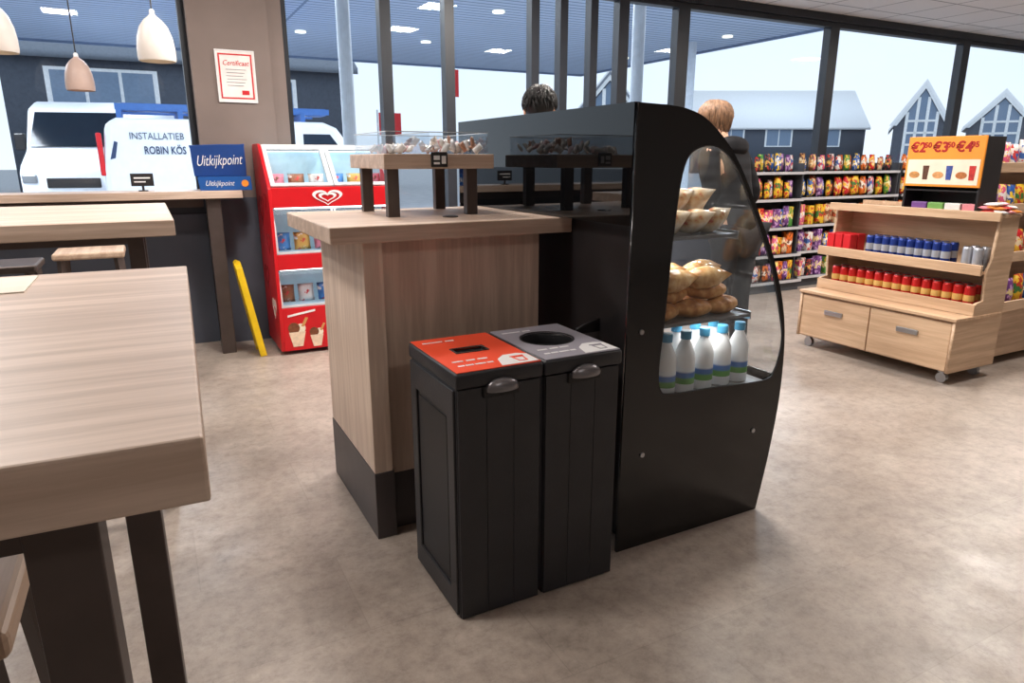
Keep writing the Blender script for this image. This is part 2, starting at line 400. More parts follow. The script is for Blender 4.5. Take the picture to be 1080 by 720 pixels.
bm = BM(); box(bm, 1.46,1.464,1.835,3.185,.54,1.2); box(bm, 1.398,1.402,1.835,3.185,1.2,1.55); box(bm, 1.398,1.464,1.835,3.185,1.19,1.2); wp('inner_back', bm, mat('inner_liner', (150,146,142), .5), dc)
wp('base', box(BM(), 1.46,2.06,1.813,3.19,.02,.53), BLK, dc)
wp('deck', box(BM(), 1.46,2.12,1.814,3.188,.53,.538), mat('deck_grey', (150,152,156), .4, .1), dc)
SHG = mat('shelf_grey', (120,122,126), .35, .2)
for z, xe in ((.83,1.99),(1.14,1.89)):
    s = wp('shelf', box(BM(), 1.465,xe,1.84,3.17,z-.012,z), SHG, dc)
    wp('shelf_rail', box(BM(), xe,xe+.006,1.84,3.17,z-.022,z+.008), CHROME, s)
bm = BM(); box(bm, 1.45,1.49,1.9,3.1,1.535,1.548); wp('glow_strip', bm, mat('glow_strip', (255,246,232), .5, emit=6), dc)
for x, z in ((1.47,.37),(1.44,.83),(2.02,.36)):
    bm = BM(); tube(bm, (x,1.801,z), (x,1.795,z), .009); wp('screw', bm, CHROME, dc)
for x, z, e in ((1.60,1.50,8),(1.72,1.12,3.4),(1.86,.81,3.4)):
    area((x,2.3,z), e, .12, .9, (1,.95,.88))
wp('kick_bracket', xf(ext2d([[(0,0),(.10,.0),(.10,.05),(.0,.02)]], .015), T((1.34,2.05,.78)) @ RX), BLK, dc)

MILK = mat('milk_white', (238,240,242), .35, var=.02); BLUEC = mat('cap_turquoise', (70,150,190), .4)
def label_mat():
    m, nt, b = newmat('label_blue_green'); v = objco(nt); sep = nt.nodes.new('ShaderNodeSeparateXYZ'); nt.links.new(v, sep.inputs[0])
    nt.links.new(ramp(nt, sep.outputs['Z'], [(.05, rgb((90,160,70))), (.062, rgb((90,160,70))), (.064, rgb((60,120,190))), (.085, rgb((60,120,190))), (.087, rgb((235,240,245)))]), b.inputs['Base Color']); b.inputs['Roughness'].default_value = .5; return m
LBL = label_mat()
mb = thing('milk_bottle', 'white plastic milk bottle with a blue and green label inside the display case', 'bottle', (1.64,1.90,.538), group='milk bottles behind the side window')
obj('bottle_body', lathe(BM(), [(.033,0),(.040,.008),(.040,.135),(.038,.155),(.025,.188),(.018,.202),(.018,.214)]), MILK, mb, smooth=True)
obj('bottle_label', lathe(BM(), [(.0406,.040),(.0406,.105)], cap=False), LBL, mb, smooth=True)
obj('cap', lathe(BM(), [(.021,.210),(.021,.238),(.019,.241)]), BLUEC, mb)
for i in range(1, 5): dup(mb, (1.64+.096*i, 1.90+.004*i, .538), .5*i)
for i in range(4): dup(mb, (1.685+.096*i, 2.01, .538), .4*i)
CRUST = multi('bread_crust', [(.3,(150,92,48)),(.5,(200,140,80)),(.7,(232,190,132))], 22, .5)
WRAP = multi('sandwich_wrap', [(.30,(96,130,60)),(.37,(196,90,70)),(.42,(214,176,128)),(.55,(232,214,188)),(.7,(240,234,226))], 14, .18)
WRAPY = multi('bread_bag_film', [(.3,(176,118,66)),(.5,(222,178,124)),(.62,(236,206,160)),(.72,(246,240,230))], 20, .15)
def roll_bm(L, r):
    bm = BM(); ball(bm, (0,0,r*.72), r, (L/(2*r),1,.78), 40, 16)
    for v in bm.verts:
        if v.co.z < 0: v.co.z *= .35
        if v.co.z > r*.6:   # three slanted slashes
            for c_ in (-.05,0,.05):
                v.co.z -= .011*math.exp(-((v.co.x-c_+v.co.y*.5)/.007)**2)
        v.co.z = max(v.co.z, 0)
    return bm
r1 = None
for (x, y, z, rz) in ((1.60,1.90,.83,.15),(1.76,1.91,.83,-.1),(1.905,1.91,.83,.2),(1.66,2.01,.83,.1),(1.83,2.02,.83,-.15),(1.58,2.2,.83,.2),(1.89,2.2,.83,.3),(1.72,2.2,.83,0),(1.67,1.93,.888,.3),(1.84,1.93,.888,-.15),(1.62,2.10,.888,.1),(1.78,2.11,.888,.3),(1.90,2.06,.888,.2)):
    if r1 is None: r1 = solo('bread_roll', roll_bm(.18,.045), CRUST, 'golden bread roll on the middle shelf of the display case', 'bread', group='bread rolls on the middle shelf', smooth=True)
    else:
        o = r1.copy(); C.objects.link(o); r1 = o
    r1.location = (x, y, z); r1.rotation_euler = (0,0,rz)
r1 = None
for (x, y, z, rz) in ((1.64,1.89,.975,.2),(1.80,1.90,.975,-.15),(1.72,2.05,.975,.1),(1.90,2.04,.975,.3)):
    if r1 is None: r1 = solo('bagged_bread', packet(.17,.11,.085), WRAPY, 'bread in clear glossy film lying on the rolls in the display case', 'bread', group='bagged bread on top of the rolls', smooth=True)
    else:
        o = r1.copy(); C.objects.link(o); r1 = o
    r1.location = (x, y, z); r1.rotation_euler = (1.25,0,rz)
r1 = None
for (x, y, z) in ((1.62,1.90,1.185),(1.73,1.90,1.185),(1.83,1.91,1.185),(1.66,2.04,1.185),(1.77,2.06,1.185),(1.64,2.2,1.185),(1.78,2.22,1.185),(1.68,1.95,1.255),(1.66,2.12,1.255),(1.79,1.97,1.255),(1.77,2.14,1.255)):
    if r1 is None: r1 = solo('wrapped_sandwich', packet(.13,.11,.07), WRAP, 'wrapped sandwich on the top shelf of the display case', 'sandwich', group='wrapped sandwiches on the top shelf', smooth=True)
    else:
        o = r1.copy(); C.objects.link(o); r1 = o
    r1.location = (x, y, z); r1.rotation_euler = (.7+.2*random.random(),0,random.uniform(-.4,.4))

# ------------------------------------------------------------------ bar tables, window bar and stools
def bar_table(x0, x1, y0, y1, label, legs, rz=0):
    t = thing('bar_table', label, 'table', ((x0+x1)/2, (y0+y1)/2, 0), rz)
    wp('tabletop', box(BM(), x0,x1,y0,y1,1.13,1.187,.003), W_X, t)
    for x, y in legs: wp('leg', box(BM(), x-.027,x+.027,y-.022,y+.022,0,1.13,.002), STEELD, t)
    ys = sorted({l[1] for l in legs}); xs = sorted({l[0] for l in legs})
    bm = BM()
    for x in xs: box(bm, x-.02,x+.02,ys[0]+.022,ys[-1]-.022,1.095,1.13)
    for y in ys: box(bm, xs[0]+.027,xs[1]-.027,y-.02,y+.02,1.095,1.13)
    wp('apron', bm, STEELD, t)
    bm = BM(); box(bm, xs[0]+.027,xs[1]-.027,ys[-1]-.015,ys[-1]+.015,.28,.31); box(bm, xs[0]+.027,xs[1]-.027,ys[0]-.015,ys[0]+.015,.28,.31); wp('footrest', bm, STEELD, t)
    return t
bar_table(-.72,.036,.575,1.575, 'nearest pale wood bar table with dark steel legs', ((-.078,.64),(-.078,1.26),(-.6,.64),(-.6,1.26)), -.038)
bar_table(-.80,.075,2.80,3.95, 'second pale wood bar table between nearest table and window bar', ((-.06,2.95),(-.06,3.8),(-.68,2.95),(-.68,3.8)))
wb = thing('window_bar', 'long wooden window bar on a dark leg under the left window', 'counter', (-1,5.5,0))
wp('worktop', box(BM(), -3.6,.60,5.28,5.65,1.135,1.187,.003), W_X, wb)
for x in (.40,-1.7,-3.3): wp('leg', box(BM(), x-.04,x+.055,5.33,5.40,0,1.135,.003), STEELD, wb)
wp('rail', box(BM(), -3.5,.36,5.60,5.64,1.06,1.135), STEELD, wb)
def stool(x, y, label, rz=0, m=None):
    t = thing('bar_stool', label, 'stool', (x, y, 0), rz)
    obj('seat', box(BM(), -.18,.18,-.17,.17,.845,.885,.012,3), m or W_Y, t)
    for sx in (-1,1):
        for sy in (-1,1):
            bm = BM(); bar(bm, (sx*.14,sy*.13,.845), (sx*.19,sy*.18,0), .03, .03); obj('leg', bm, STEELD, t)
    bm = BM()
    for s in (-1,1):
        bar(bm, (-.17,s*.16,.32), (.17,s*.16,.32), .02,.02); bar(bm, (s*.17,-.16,.32), (s*.17,.16,.32), .02,.02)
    obj('footrest', bm, STEELD, t); return t
PALES = wood('whitewashed_seat', (215,205,196), (195,182,172), 'x')
stool(-.38,1.02, 'wooden bar stool tucked under the nearest bar table')
stool(-.36,3.42, 'pale bar stool tucked under the second bar table', 0, PALES)
stool(-.34,4.75, 'brown bar stool drawn up to the window bar')
stool(-.72,4.32, 'dark-seated bar stool at the left end of the second table', 0, STEELD)
bm = BM(); box(bm, -.34,-.20,1.36,1.54,1.187,1.189); solo('paper_leaflet', bm, mat('leaflet_paper', (225,215,200), .7), 'white paper leaflet lying on the nearest bar table', 'paper', rz=0)
bm = BM(); box(bm, .05,.25,5.38,5.52,1.187,1.191); solo('paper_sheet', bm, WHITE, 'white sheet of paper lying on the window bar', 'paper')
cs = thing('counter_sign', 'small black sign on a foot standing on the window bar', 'sign', (-.02,5.45,1.187))
obj('sign_plate', box(BM(), -.07,.07,-.005,.005,.035,.12,.002), BLK, cs); obj('foot', box(BM(), -.03,.03,-.025,.025,0,.008,.002), BLK, cs); obj('stem', box(BM(), -.008,.008,-.004,.004,.008,.036), BLK, cs)
obj('lettering', box(BM(), -.05,.05,-.0065,-.005,.085,.095), WHITE, cs); obj('lettering', box(BM(), -.05,.02,-.0065,-.005,.060,.068), WHITE, cs)

# blue promotional boxes on the window bar: the upper carton leans on the lower one
bs = thing('promotional_sign', 'dark blue stacked carton sign with white script on the window bar', 'sign', (.49,5.42,1.187), -.12)
NAVY = mat('navy_blue', (24,62,128), .4)
bm = ext2d([smoothpts([(-.18,.097),(-.19,.285),(-.165,.31),(.135,.318),(.165,.30),(.165,.097)], 2)], .09); xf(bm, T((0,.04,0)) @ RX); obj('upper_panel', bm, NAVY, bs, bev=.004)
bm = ext2d([[(-.15,.0),(-.16,.095),(.19,.095),(.195,.0)]], .14); xf(bm, T((0,.005,0)) @ RX); obj('lower_panel', bm, mat('mid_blue', (30,86,160), .4), bs, bev=.004)
bm = text('Uitkijkpoint', .074, .001, shear=.4, bold=-.0004); xf(bm, T((-.012,-.0065,.205)) @ Matrix.Rotation(-.04, 4, 'Y') @ Matrix.Diagonal((.86,1,1.4,1)) @ RX); obj('lettering', bm, WHITE, bs)
bm = text('Uitkijkpoint', .046, .001, shear=.4); xf(bm, T((-.02,-.0665,.048)) @ Matrix.Diagonal((.86,1,1.1,1)) @ RX); obj('lettering', bm, WHITE, bs)
bm = ext2d([circ(.150,.048,.024)], .003); xf(bm, T((0,-.0665,0)) @ RX); obj('round_sticker', bm, mat('sticker_orange', (240,150,50), .5), bs)

# yellow folded wet floor sign
ys = thing('floor_sign', 'folded yellow floor warning sign leaning against the window bar leg', 'floor sign', (.62,5.25,0), rot=(0,-.16,0))
YEL = mat('safety_yellow', (245,205,30), .45)
bm = ext2d([[(-.13,0),(-.13,.06),(-.08,.66),(-.03,.70),(.03,.70),(.08,.66),(.13,.06),(.13,0),(.09,0),(.07,.04),(-.07,.04),(-.09,0)]], .046); xf(bm, YZ); obj('sign_panel', bm, YEL, ys, bev=.004)
bm = BM(); tube(bm, (0,-.05,.69), (0,.05,.69), .018); obj('hinge', bm, YEL, ys)

# framed certificate on pillar
cp = thing('framed_certificate', 'framed certificate with a red border and red heading on the pillar', 'certificate', (.68,5.652,1.985))
obj('frame', xf(ext2d([rect(-.135,.135,-.18,.18), rect(-.127,.127,-.172,.172)], .014), RX), WHITE, cp)
obj('sheet', box(BM(), -.127,.127,-.001,.004,-.172,.172), mat('certificate_paper', (240,232,228), .6), cp)
obj('border', xf(ext2d([rect(-.115,.115,-.155,.155), rect(-.105,.105,-.145,.145)], .002), T((0,-.0025,0)) @ RX), REDB, cp)
bm = text('Certificaat', .05, .0006, shear=.3); xf(bm, T((0,-.003,.09)) @ Matrix.Diagonal((.85,1,1,1)) @ RX); obj('lettering', bm, REDB, cp)
for i in range(6):
    obj('printed_line', box(BM(), -.07+.005*(i % 2), .07-.012*(i % 3), -.0035,-.0015, .045-.022*i, .049-.022*i), mat('ink_grey', (150,148,152), .6), cp)
bm = BM(); box(bm, .03,.08,-.0035,-.0015,-.125,-.095); obj('seal', bm, REDB, cp)

# pendant lamps
def pendant(x, y, z, k, c, label):
    t = thing('pendant_lamp', label, 'lamp', (x, y, z))
    prof_ = [(.096*k,0),(.099*k,.02*k),(.098*k,.07*k),(.091*k,.125*k),(.074*k,.178*k),(.048*k,.214*k),(.024*k,.233*k),(.016*k,.243*k)]
    bm = BM(); lathe(bm, prof_, seg=28, cap=False); lathe(bm, [(r-.004,z_) for r, z_ in prof_], seg=28, cap=False)
    obj('lamp_shade', bm, mat('lamp_paint', c, .45), t, smooth=True)
    obj('socket', lathe(BM(), [(.014,.238*k),(.014,.262*k),(.008,.272*k)]), WHITE, t)
    bm = BM(); tube(bm, (0,0,.27*k), (0,0,2.98-z), .004); obj('cord', bm, BLK, t)
    bm = BM(); ball(bm, (0,0,.12*k), .035*k); obj('bulb', bm, mat('bulb_warm', (255,225,180), .4, emit=3), t, smooth=True)
    return t
pendant(.142,4.6,1.935,1,(214,207,201), 'white bell-shaped pendant lamp nearest the taupe pillar')
pendant(-.60,4.6,1.935,1,(214,207,201), 'white bell-shaped pendant lamp at the left edge of the photo')
pendant(-.30,5.45,1.83,.84,(186,162,152), 'smaller pinkish-beige lamp shape added as a pendant reflection near the left window')  # added lamp shape standing in for a pendant mirrored in the pane

# ------------------------------------------------------------------ ice cream freezer
fz = thing('ice_cream_freezer', 'red upright ice cream freezer with glass fronts beside the pillar', 'freezer', (1.2,5.35,0))
X0, X1 = .74, 1.67
sp_ = [(5.07,.03),(5.05,.32),(5.06,1.2),(5.34,1.49),(5.40,1.51),(5.64,1.51),(5.64,.03)]
for x in (X0+.012, X1-.012):
    bm = ext2d([sp_], .024); xf(bm, T((x,0,0)) @ YZ); sdp = wp('side_panel', bm, RED, fz, bev=.004)
    if x < 1:
        for hy, hz, hs in ((5.42,1.05,.13),(5.22,.82,.09),(5.45,.55,.11),(5.22,1.12,.07)):
            bm = ext2d([heart(hs), heart(hs*.72)], .002); xf(bm, T((X0-.0008,hy,hz)) @ LEFT); wp('heart_print', bm, DKRED, sdp)
FLIN = mat('freezer_liner_glow', (160,192,208), .5, var=.12, scale=6, emit=.28)  # liner colour also glows faintly, brightening the bays without a lamp
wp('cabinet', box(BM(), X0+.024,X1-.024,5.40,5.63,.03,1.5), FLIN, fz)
for z0, z1, y in ((.03,.35,5.065),(.63,.74,5.07),(1.07,1.21,5.075)):
    bnd = wp('front_band', box(BM(), X0+.024,X1-.024,y,5.40,z0,z1,.004), RED, fz)
    wp('bay_floor', box(BM(), X0+.03,X1-.03,y+.03,5.40,z1,z1+.003), FLIN, bnd)
wp('hood', box(BM(), X0+.024,X1-.024,5.37,5.45,1.47,1.505,.004), WHITE, fz)
FZGLOW = mat('freezer_added_glow', (240,248,255), .5, emit=4)  # added glowing strips, put in to lift the dark freezer bays
for z in (.622,1.062,1.462):
    yl = 5.13 if z < 1.4 else 5.37
    wp('glow_strip', box(BM(), X0+.05,X1-.05,yl,yl+.03,z-.006,z+.004), FZGLOW, fz)
xm = (X0+X1)/2
GREYF = mat('lid_frame_grey', (205,208,212), .4)
def curved_sheet(xa, xb, z0, z1, depth):
    # glass tier front that bulges at the foot and curls back towards the top
    pts = [(5.083+depth*(j/8)**2.2, z0+(z1-z0)*(j/8)) for j in range(9)]
    bm = BM(); A = [bm.verts.new((xa, y, z)) for y, z in pts]; B = [bm.verts.new((xb, y, z)) for y, z in pts]
    for i in range(8): bm.faces.new((A[i], B[i], B[i+1], A[i+1]))
    return bm, pts
for xa, xb in ((X0+.026, xm-.004),(xm+.004, X1-.026)):
    L_ = math.hypot(.29,.27); MR = T((0,5.085,1.215)) @ Matrix.Rotation(math.atan2(.27,.29), 4, 'X')
    bm = ext2d([rect(xa, xb, 0, L_), rect(xa+.03, xb-.03, .025, L_-.025)], .025); xf(bm, MR)
    g = wp('glass_lid', bm, GREYF, fz, label='sliding glass lid in a pale frame')
    bm = sheet2d(rect(xa+.03, xb-.03, .025, L_-.025)); xf(bm, MR); wp('pane', bm, CLEAR, g)
    for z0, z1 in ((.355,.63),(.745,1.07)):
        bm, pts = curved_sheet(xa+.012, xb-.012, z0+.006, z1-.006, .10)
        fr = BM()
        for xx in (xa+.007, xb-.007):
            for a_, b_ in zip(pts, pts[1:]): bar(fr, (xx, a_[0], a_[1]), (xx, b_[0], b_[1]), .014, .014)
        bar(fr, (xa, pts[0][0], pts[0][1]), (xb, pts[0][0], pts[0][1]), .014, .014); bar(fr, (xa, pts[-1][0], pts[-1][1]), (xb, pts[-1][0], pts[-1][1]), .014, .014)
        g = wp('glass_door', fr, GREYF, fz)
        wp('pane', bm, CLEAR, g, smooth=True)
def logo(parent, M, s, m=WHITE):
    bm = ext2d([heart(s), heart(s*.80, 0, -.005*s/.06)], .003); xf(bm, M); l = wp('heart_logo', bm, m, parent)
    bm = ext2d([heart(s*.60, 0, .0), heart(s*.40, 0, -.004*s/.06)], .003); xf(bm, M); wp('heart_logo_core', bm, m, l)
logo(fz, T((1.15,5.071,1.142)) @ Matrix.Diagonal((1.3,1,.74,1)) @ RX, .088)
logo(fz, T((X0-.002,5.22,.34)) @ LEFT, .09)
# picture of ice cream cups on the bottom band: tapered cup with a scoop and a wafer
PCUP = mat('picture_cup', (232,206,180), .5, var=.15, scale=30); PSC = mat('picture_scoop', (120,70,44), .5, var=.35, scale=45); PSC2 = mat('picture_cream', (238,226,206), .5, var=.12, scale=40); PWA = mat('picture_wafer', (206,150,90), .5)
for x, z, k_ in ((.86,.15,1.0),(1.0,.12,.8),(1.22,.15,1.0),(1.45,.13,.9)):
    bm = ext2d([[(x-.035*k_,z-.09*k_),(x+.035*k_,z-.09*k_),(x+.06*k_,z+.02*k_),(x-.06*k_,z+.02*k_)]], .003); xf(bm, T((0,5.0628,0)) @ RX); cup = wp('cup_picture', bm, PCUP, fz)
    bm = ext2d([circ(x-.022*k_, z+.05*k_, .042*k_, 20)], .003); xf(bm, T((0,5.0632,0)) @ RX); wp('scoop_picture', bm, PSC, cup)
    bm = ext2d([circ(x+.026*k_, z+.045*k_, .036*k_, 20)], .003); xf(bm, T((0,5.0634,0)) @ RX); wp('scoop_picture', bm, PSC2, cup)
    bm = ext2d([[(x+.03*k_,z+.06*k_),(x+.05*k_,z+.055*k_),(x+.085*k_,z+.12*k_),(x+.065*k_,z+.125*k_)]], .003); xf(bm, T((0,5.0630,0)) @ RX); wp('wafer_picture', bm, PWA, cup)
bm = ext2d([[(.80,.285),(1.0,.315),(1.0,.33),(.80,.30)]], .003); xf(bm, T((0,5.0625,0)) @ RX); wp('white_swoosh', bm, WHITE, fz)
ic_cols = [('brown',(150,95,65)),('white',(225,222,220)),('blue',(70,130,200)),('gold',(205,160,80)),('pink',(220,130,150))]
icm = {n_: multi('pack_'+n_, [(.40,(238,232,226)),(.44,c),(.60,c),(.64,(210,60,60) if n_ != 'pink' else (120,70,50))], 14, .4) for n_, c in ic_cols}
for zi, (z, nm) in enumerate(((.354,'lower glass compartment'),(.744,'upper glass compartment'),(1.214,'top glass lid compartment'))):
    for i in range(6):
        n_ = ic_cols[(i+zi*2) % 5][0]
        bm = packet(.12,.13,.05) if zi < 2 else packet(.12,.08,.05)
        xx = X0+.10+.145*i
        o = solo('ice_cream_pack', bm, icm[n_], n_+' ice cream pack in the freezer, '+nm+(', nearer its left end' if i < 3 else ', nearer its right end'), 'ice cream', (xx, 5.28 if zi < 2 else 5.32, z+(.07 if zi < 2 else .045)), .1*((i % 3)-1), group='ice cream packs in the '+nm, smooth=True)
        o.rotation_euler = (-.25, 0, .1*((i % 3)-1))

# ------------------------------------------------------------------ wooden gondola with cans
gd = thing('wooden_display_unit', 'stepped wooden display unit on castors with two drawers and drink cans', 'display unit', (4.6,2.97,0))
Ya, Yb = 2.38, 3.55
wp('base_body', box(BM(), 4.385,4.84,Ya+.02,Yb-.02,.085,.42), W_GZ, gd)
wp('base_top', box(BM(), 4.35,4.84,Ya-.005,Yb+.005,.42,.44,.003), W_G, gd)
ym = (Ya+Yb)/2
for y0, y1 in ((Ya+.025, ym-.004),(ym+.004, Yb-.025)):
    d = wp('drawer', box(BM(), 4.365,4.385,y0,y1,.095,.405,.003), W_G, gd)
    bm = BM(); yc = (y0+y1)/2; box(bm, 4.352,4.366,yc-.075,yc+.075,.285,.32,.006); wp('handle', bm, CHROME, d)
pan = [(4.36,.085),(4.36,.43),(4.53,.44),(4.55,.52),(4.62,.53),(4.60,.71),(4.64,.80),(4.66,1.02),(4.66,1.07),(4.86,1.07),(4.86,.085)]
for y in (Ya+.01, Yb-.01):
    bm = ext2d([pan], .02); xf(bm, T((0,y,0)) @ RX); wp('side_panel', bm, W_GZ, gd)
wp('back_board', box(BM(), 4.83,4.86,Ya+.02,Yb-.02,.42,1.05), W_G, gd)
s = wp('lower_tray', box(BM(), 4.55,4.83,Ya+.02,Yb-.02,.441,.455), W_G, gd); wp('tray_rail', box(BM(), 4.53,4.55,Ya,Yb,.441,.515,.003), W_G, s)
s = wp('shelf', box(BM(), 4.53,4.83,Ya+.02,Yb-.02,.70,.715), W_G, gd); wp('tray_rail', box(BM(), 4.51,4.53,Ya-.01,Yb+.01,.70,.765,.003), W_G, s)
s = wp('top_shelf', box(BM(), 4.62,4.86,Ya-.01,Yb+.01,1.05,1.07,.002), W_G, gd); wp('front_rail', box(BM(), 4.60,4.62,Ya-.02,Yb+.02,1.03,1.085,.003), W_G, s)
for x, y in ((4.43,Ya+.07),(4.43,Yb-.07),(4.78,Ya+.07),(4.78,Yb-.07)):
    bm = BM(); tube(bm, (x-.014,y,.034), (x+.014,y,.034), .034); box(bm, x-.02,x+.02,y-.02,y+.02,.07,.085); wp('castor', bm, CHROME, gd)
def can(name, label, m, loc, group, h=.125, r=.031, band=None, bz=(.12,.45)):
    t = thing(name, label, 'can', loc, 0, group)
    obj('can_body', lathe(BM(), [(r*.8,0),(r,.008),(r,h-.012),(r*.82,h)], seg=16), m, t, smooth=False)
    obj('can_lid', lathe(BM(), [(r*.80,h-.001),(r*.80,h+.003)], seg=16), CHROME, t)
    if band: obj('can_band', lathe(BM(), [(r+.0006,h*bz[0]),(r+.0006,h*bz[1])], seg=16, cap=False), band, t)
    return t
CRED = mat('can_red', (190,36,34), .3, .25); CBLUE = mat('can_blue', (36,58,134), .3, .3); CSIL = mat('can_silver', (190,194,204), .3, .5); CGOLD = mat('can_gold', (222,180,104), .35, .25)
c0 = can('drink_can', 'red and gold drink can in the lower tray of the wooden unit', CRED, (4.60,Ya+.08,.455), 'cans in the lower tray', .165, .033, CGOLD, (.40,.64))
for r_ in range(2):
    for i in range(15):
        if r_ or i: dup(c0, (4.60+.085*r_, Ya+.08+.07*i, .455))
c0 = can('drink_can', 'blue and silver slim drink can on the middle shelf of the wooden unit', CBLUE, (4.58,Ya+.26,.715), 'slim blue cans on the middle shelf', .16, .0285, CSIL, (.38,.66))
for r_ in range(2):
    for i in range(10):
        if r_ or i: dup(c0, (4.58+.08*r_, Ya+.26+.06*i, .715))
c0 = can('drink_can', 'plain silver drink can at the near end of the middle shelf', CSIL, (4.58,Ya+.06,.715), 'silver cans on the middle shelf', .15, .029)
dup(c0, (4.58,Ya+.125,.715)); dup(c0, (4.66,Ya+.06,.715)); dup(c0, (4.66,Ya+.125,.715))
for i in range(6):
    bm = BM(); box(bm, -.04,.04,-.03,.03,0,.15,.004)
    solo('drink_carton', bm, REDB, 'red carton at the far end of the middle shelf', 'carton', (4.585+.09*(i//3), Yb-.20+.068*(i % 3), .715), group='red cartons on the middle shelf')
# promo display on top
pd = thing('promotional_display', 'black counter-top display with a yellow price board on the wooden unit', 'price display', (4.74,2.80,1.07))
q = -.06
bm = BM(); box(bm, 4.66,4.86,2.60+q,2.615+q,1.07,1.54); box(bm, 4.66,4.86,3.085+q,3.10+q,1.07,1.54); box(bm, 4.845,4.86,2.615+q,3.085+q,1.07,1.54); box(bm, 4.66,4.845,2.615+q,3.085+q,1.525,1.54); box(bm, 4.66,4.845,2.615+q,3.085+q,1.195,1.205)
wp('case', bm, BLK, pd)
PY = mat('price_yellow', (240,152,54), .5, var=.05)
brd = wp('price_board', box(BM(), 4.645,4.66,2.60+q,3.10+q,1.225,1.545,.003), PY, pd, label='orange-yellow board with three prices')
DR = mat('price_red', (170,22,24), .5)
for y, a, c_ in ((3.01,'2','50'),(2.86,'3','50'),(2.71,'4','95')):
    bm = text('€'+a, .088, .001, bold=.0025); xf(bm, T((4.6435,y+q+.018,1.475)) @ LEFT); wp('price_figure', bm, DR, brd)
    bm = text(c_, .048, .001, bold=.0015); xf(bm, T((4.6435,y+q-.047,1.49)) @ LEFT); wp('price_figure', bm, DR, brd)
bm = BM(); box(bm, 4.6435,4.6455,2.615+q,3.085+q,1.24,1.40); wp('picture_strip', bm, mat('strip_cream', (238,226,205), .5), brd)
# pictures: rolls, cups and a can in small print
for i, y in enumerate((3.03,2.955,2.87,2.80,2.72,2.655)):
    c = ((196,140,80),(90,56,40),(206,150,96),(60,80,150),(180,110,60),(190,50,44))[i]
    if i % 2 == 0: bm = ext2d([circ(0, 0, .036, 20, .022)], .002)
    else: bm = ext2d([[(-.016,-.045),(.016,-.045),(.021,.045),(-.021,.045)]], .002)
    xf(bm, T((4.6428,y+q,1.30 if i % 2 == 0 else 1.315)) @ LEFT); wp('product_picture', bm, mat('picture_tone', c, .5, var=.3, scale=50), brd)
PKC = [('pink',(222,140,150)),('white',(230,228,225)),('green',(120,170,90)),('purple',(120,80,150)),('red',(200,50,45)),('orange',(235,140,50))]
bxm = {nm: mat('box_'+nm, c, .45) for nm, c in PKC}
for i, (nm, c) in enumerate(PKC[:4]):
    bm = BM(); box(bm, -.045,.045,-.05,.05,0,.05,.006)
    solo('sweet_box', bm, bxm[nm], nm+' box of sweets standing inside the black price display', 'box', (4.735, 2.60+.115*i, 1.071), .05*i)
for i in range(14):
    nm = ('white','pink','orange','red')[i % 4]; lv = i//6
    bm = packet(.07,.09,.022)
    o = solo('sweet_packet', bm, bxm[nm], nm+' sweet packet in the pile at the near end of the wooden unit', 'packet', (4.665+.075*(i % 3), 2.405+.055*((i//3) % 2)+.02*lv, 1.085+.022*lv), 0, nm+' packets in the near pile', smooth=True)
    o.rotation_euler = (PI/2+random.uniform(-.12,.12), random.uniform(-.1,.1), random.uniform(-.6,.6))

# second wooden unit on the right edge, facing the camera
g2 = thing('wooden_display_unit', 'wooden display unit at the right edge, behind the stepped one', 'display unit', (6.0,2.95,0))
wp('base_body', box(BM(), 4.90,7.0,2.52,3.5,.06,.40), W_GZ, g2)
wp('back_board', box(BM(), 4.90,7.0,2.98,3.02,.40,1.50), W_GZ, g2)
for z, y in ((.41,2.46),(.72,2.58),(1.04,2.68),(1.32,2.76)):
    s = wp('shelf', box(BM(), 4.90,7.0,y+.02,2.98,z,z+.015), W_GZ, g2); wp('tray_rail', box(BM(), 4.89,7.01,y,y+.02,z-.01,z+.06,.003), W_GZ, s)
bm = BM(); box(bm, 4.885,4.90,2.52,3.5,.06,1.1); wp('side_panel', bm, W_GZ, g2)

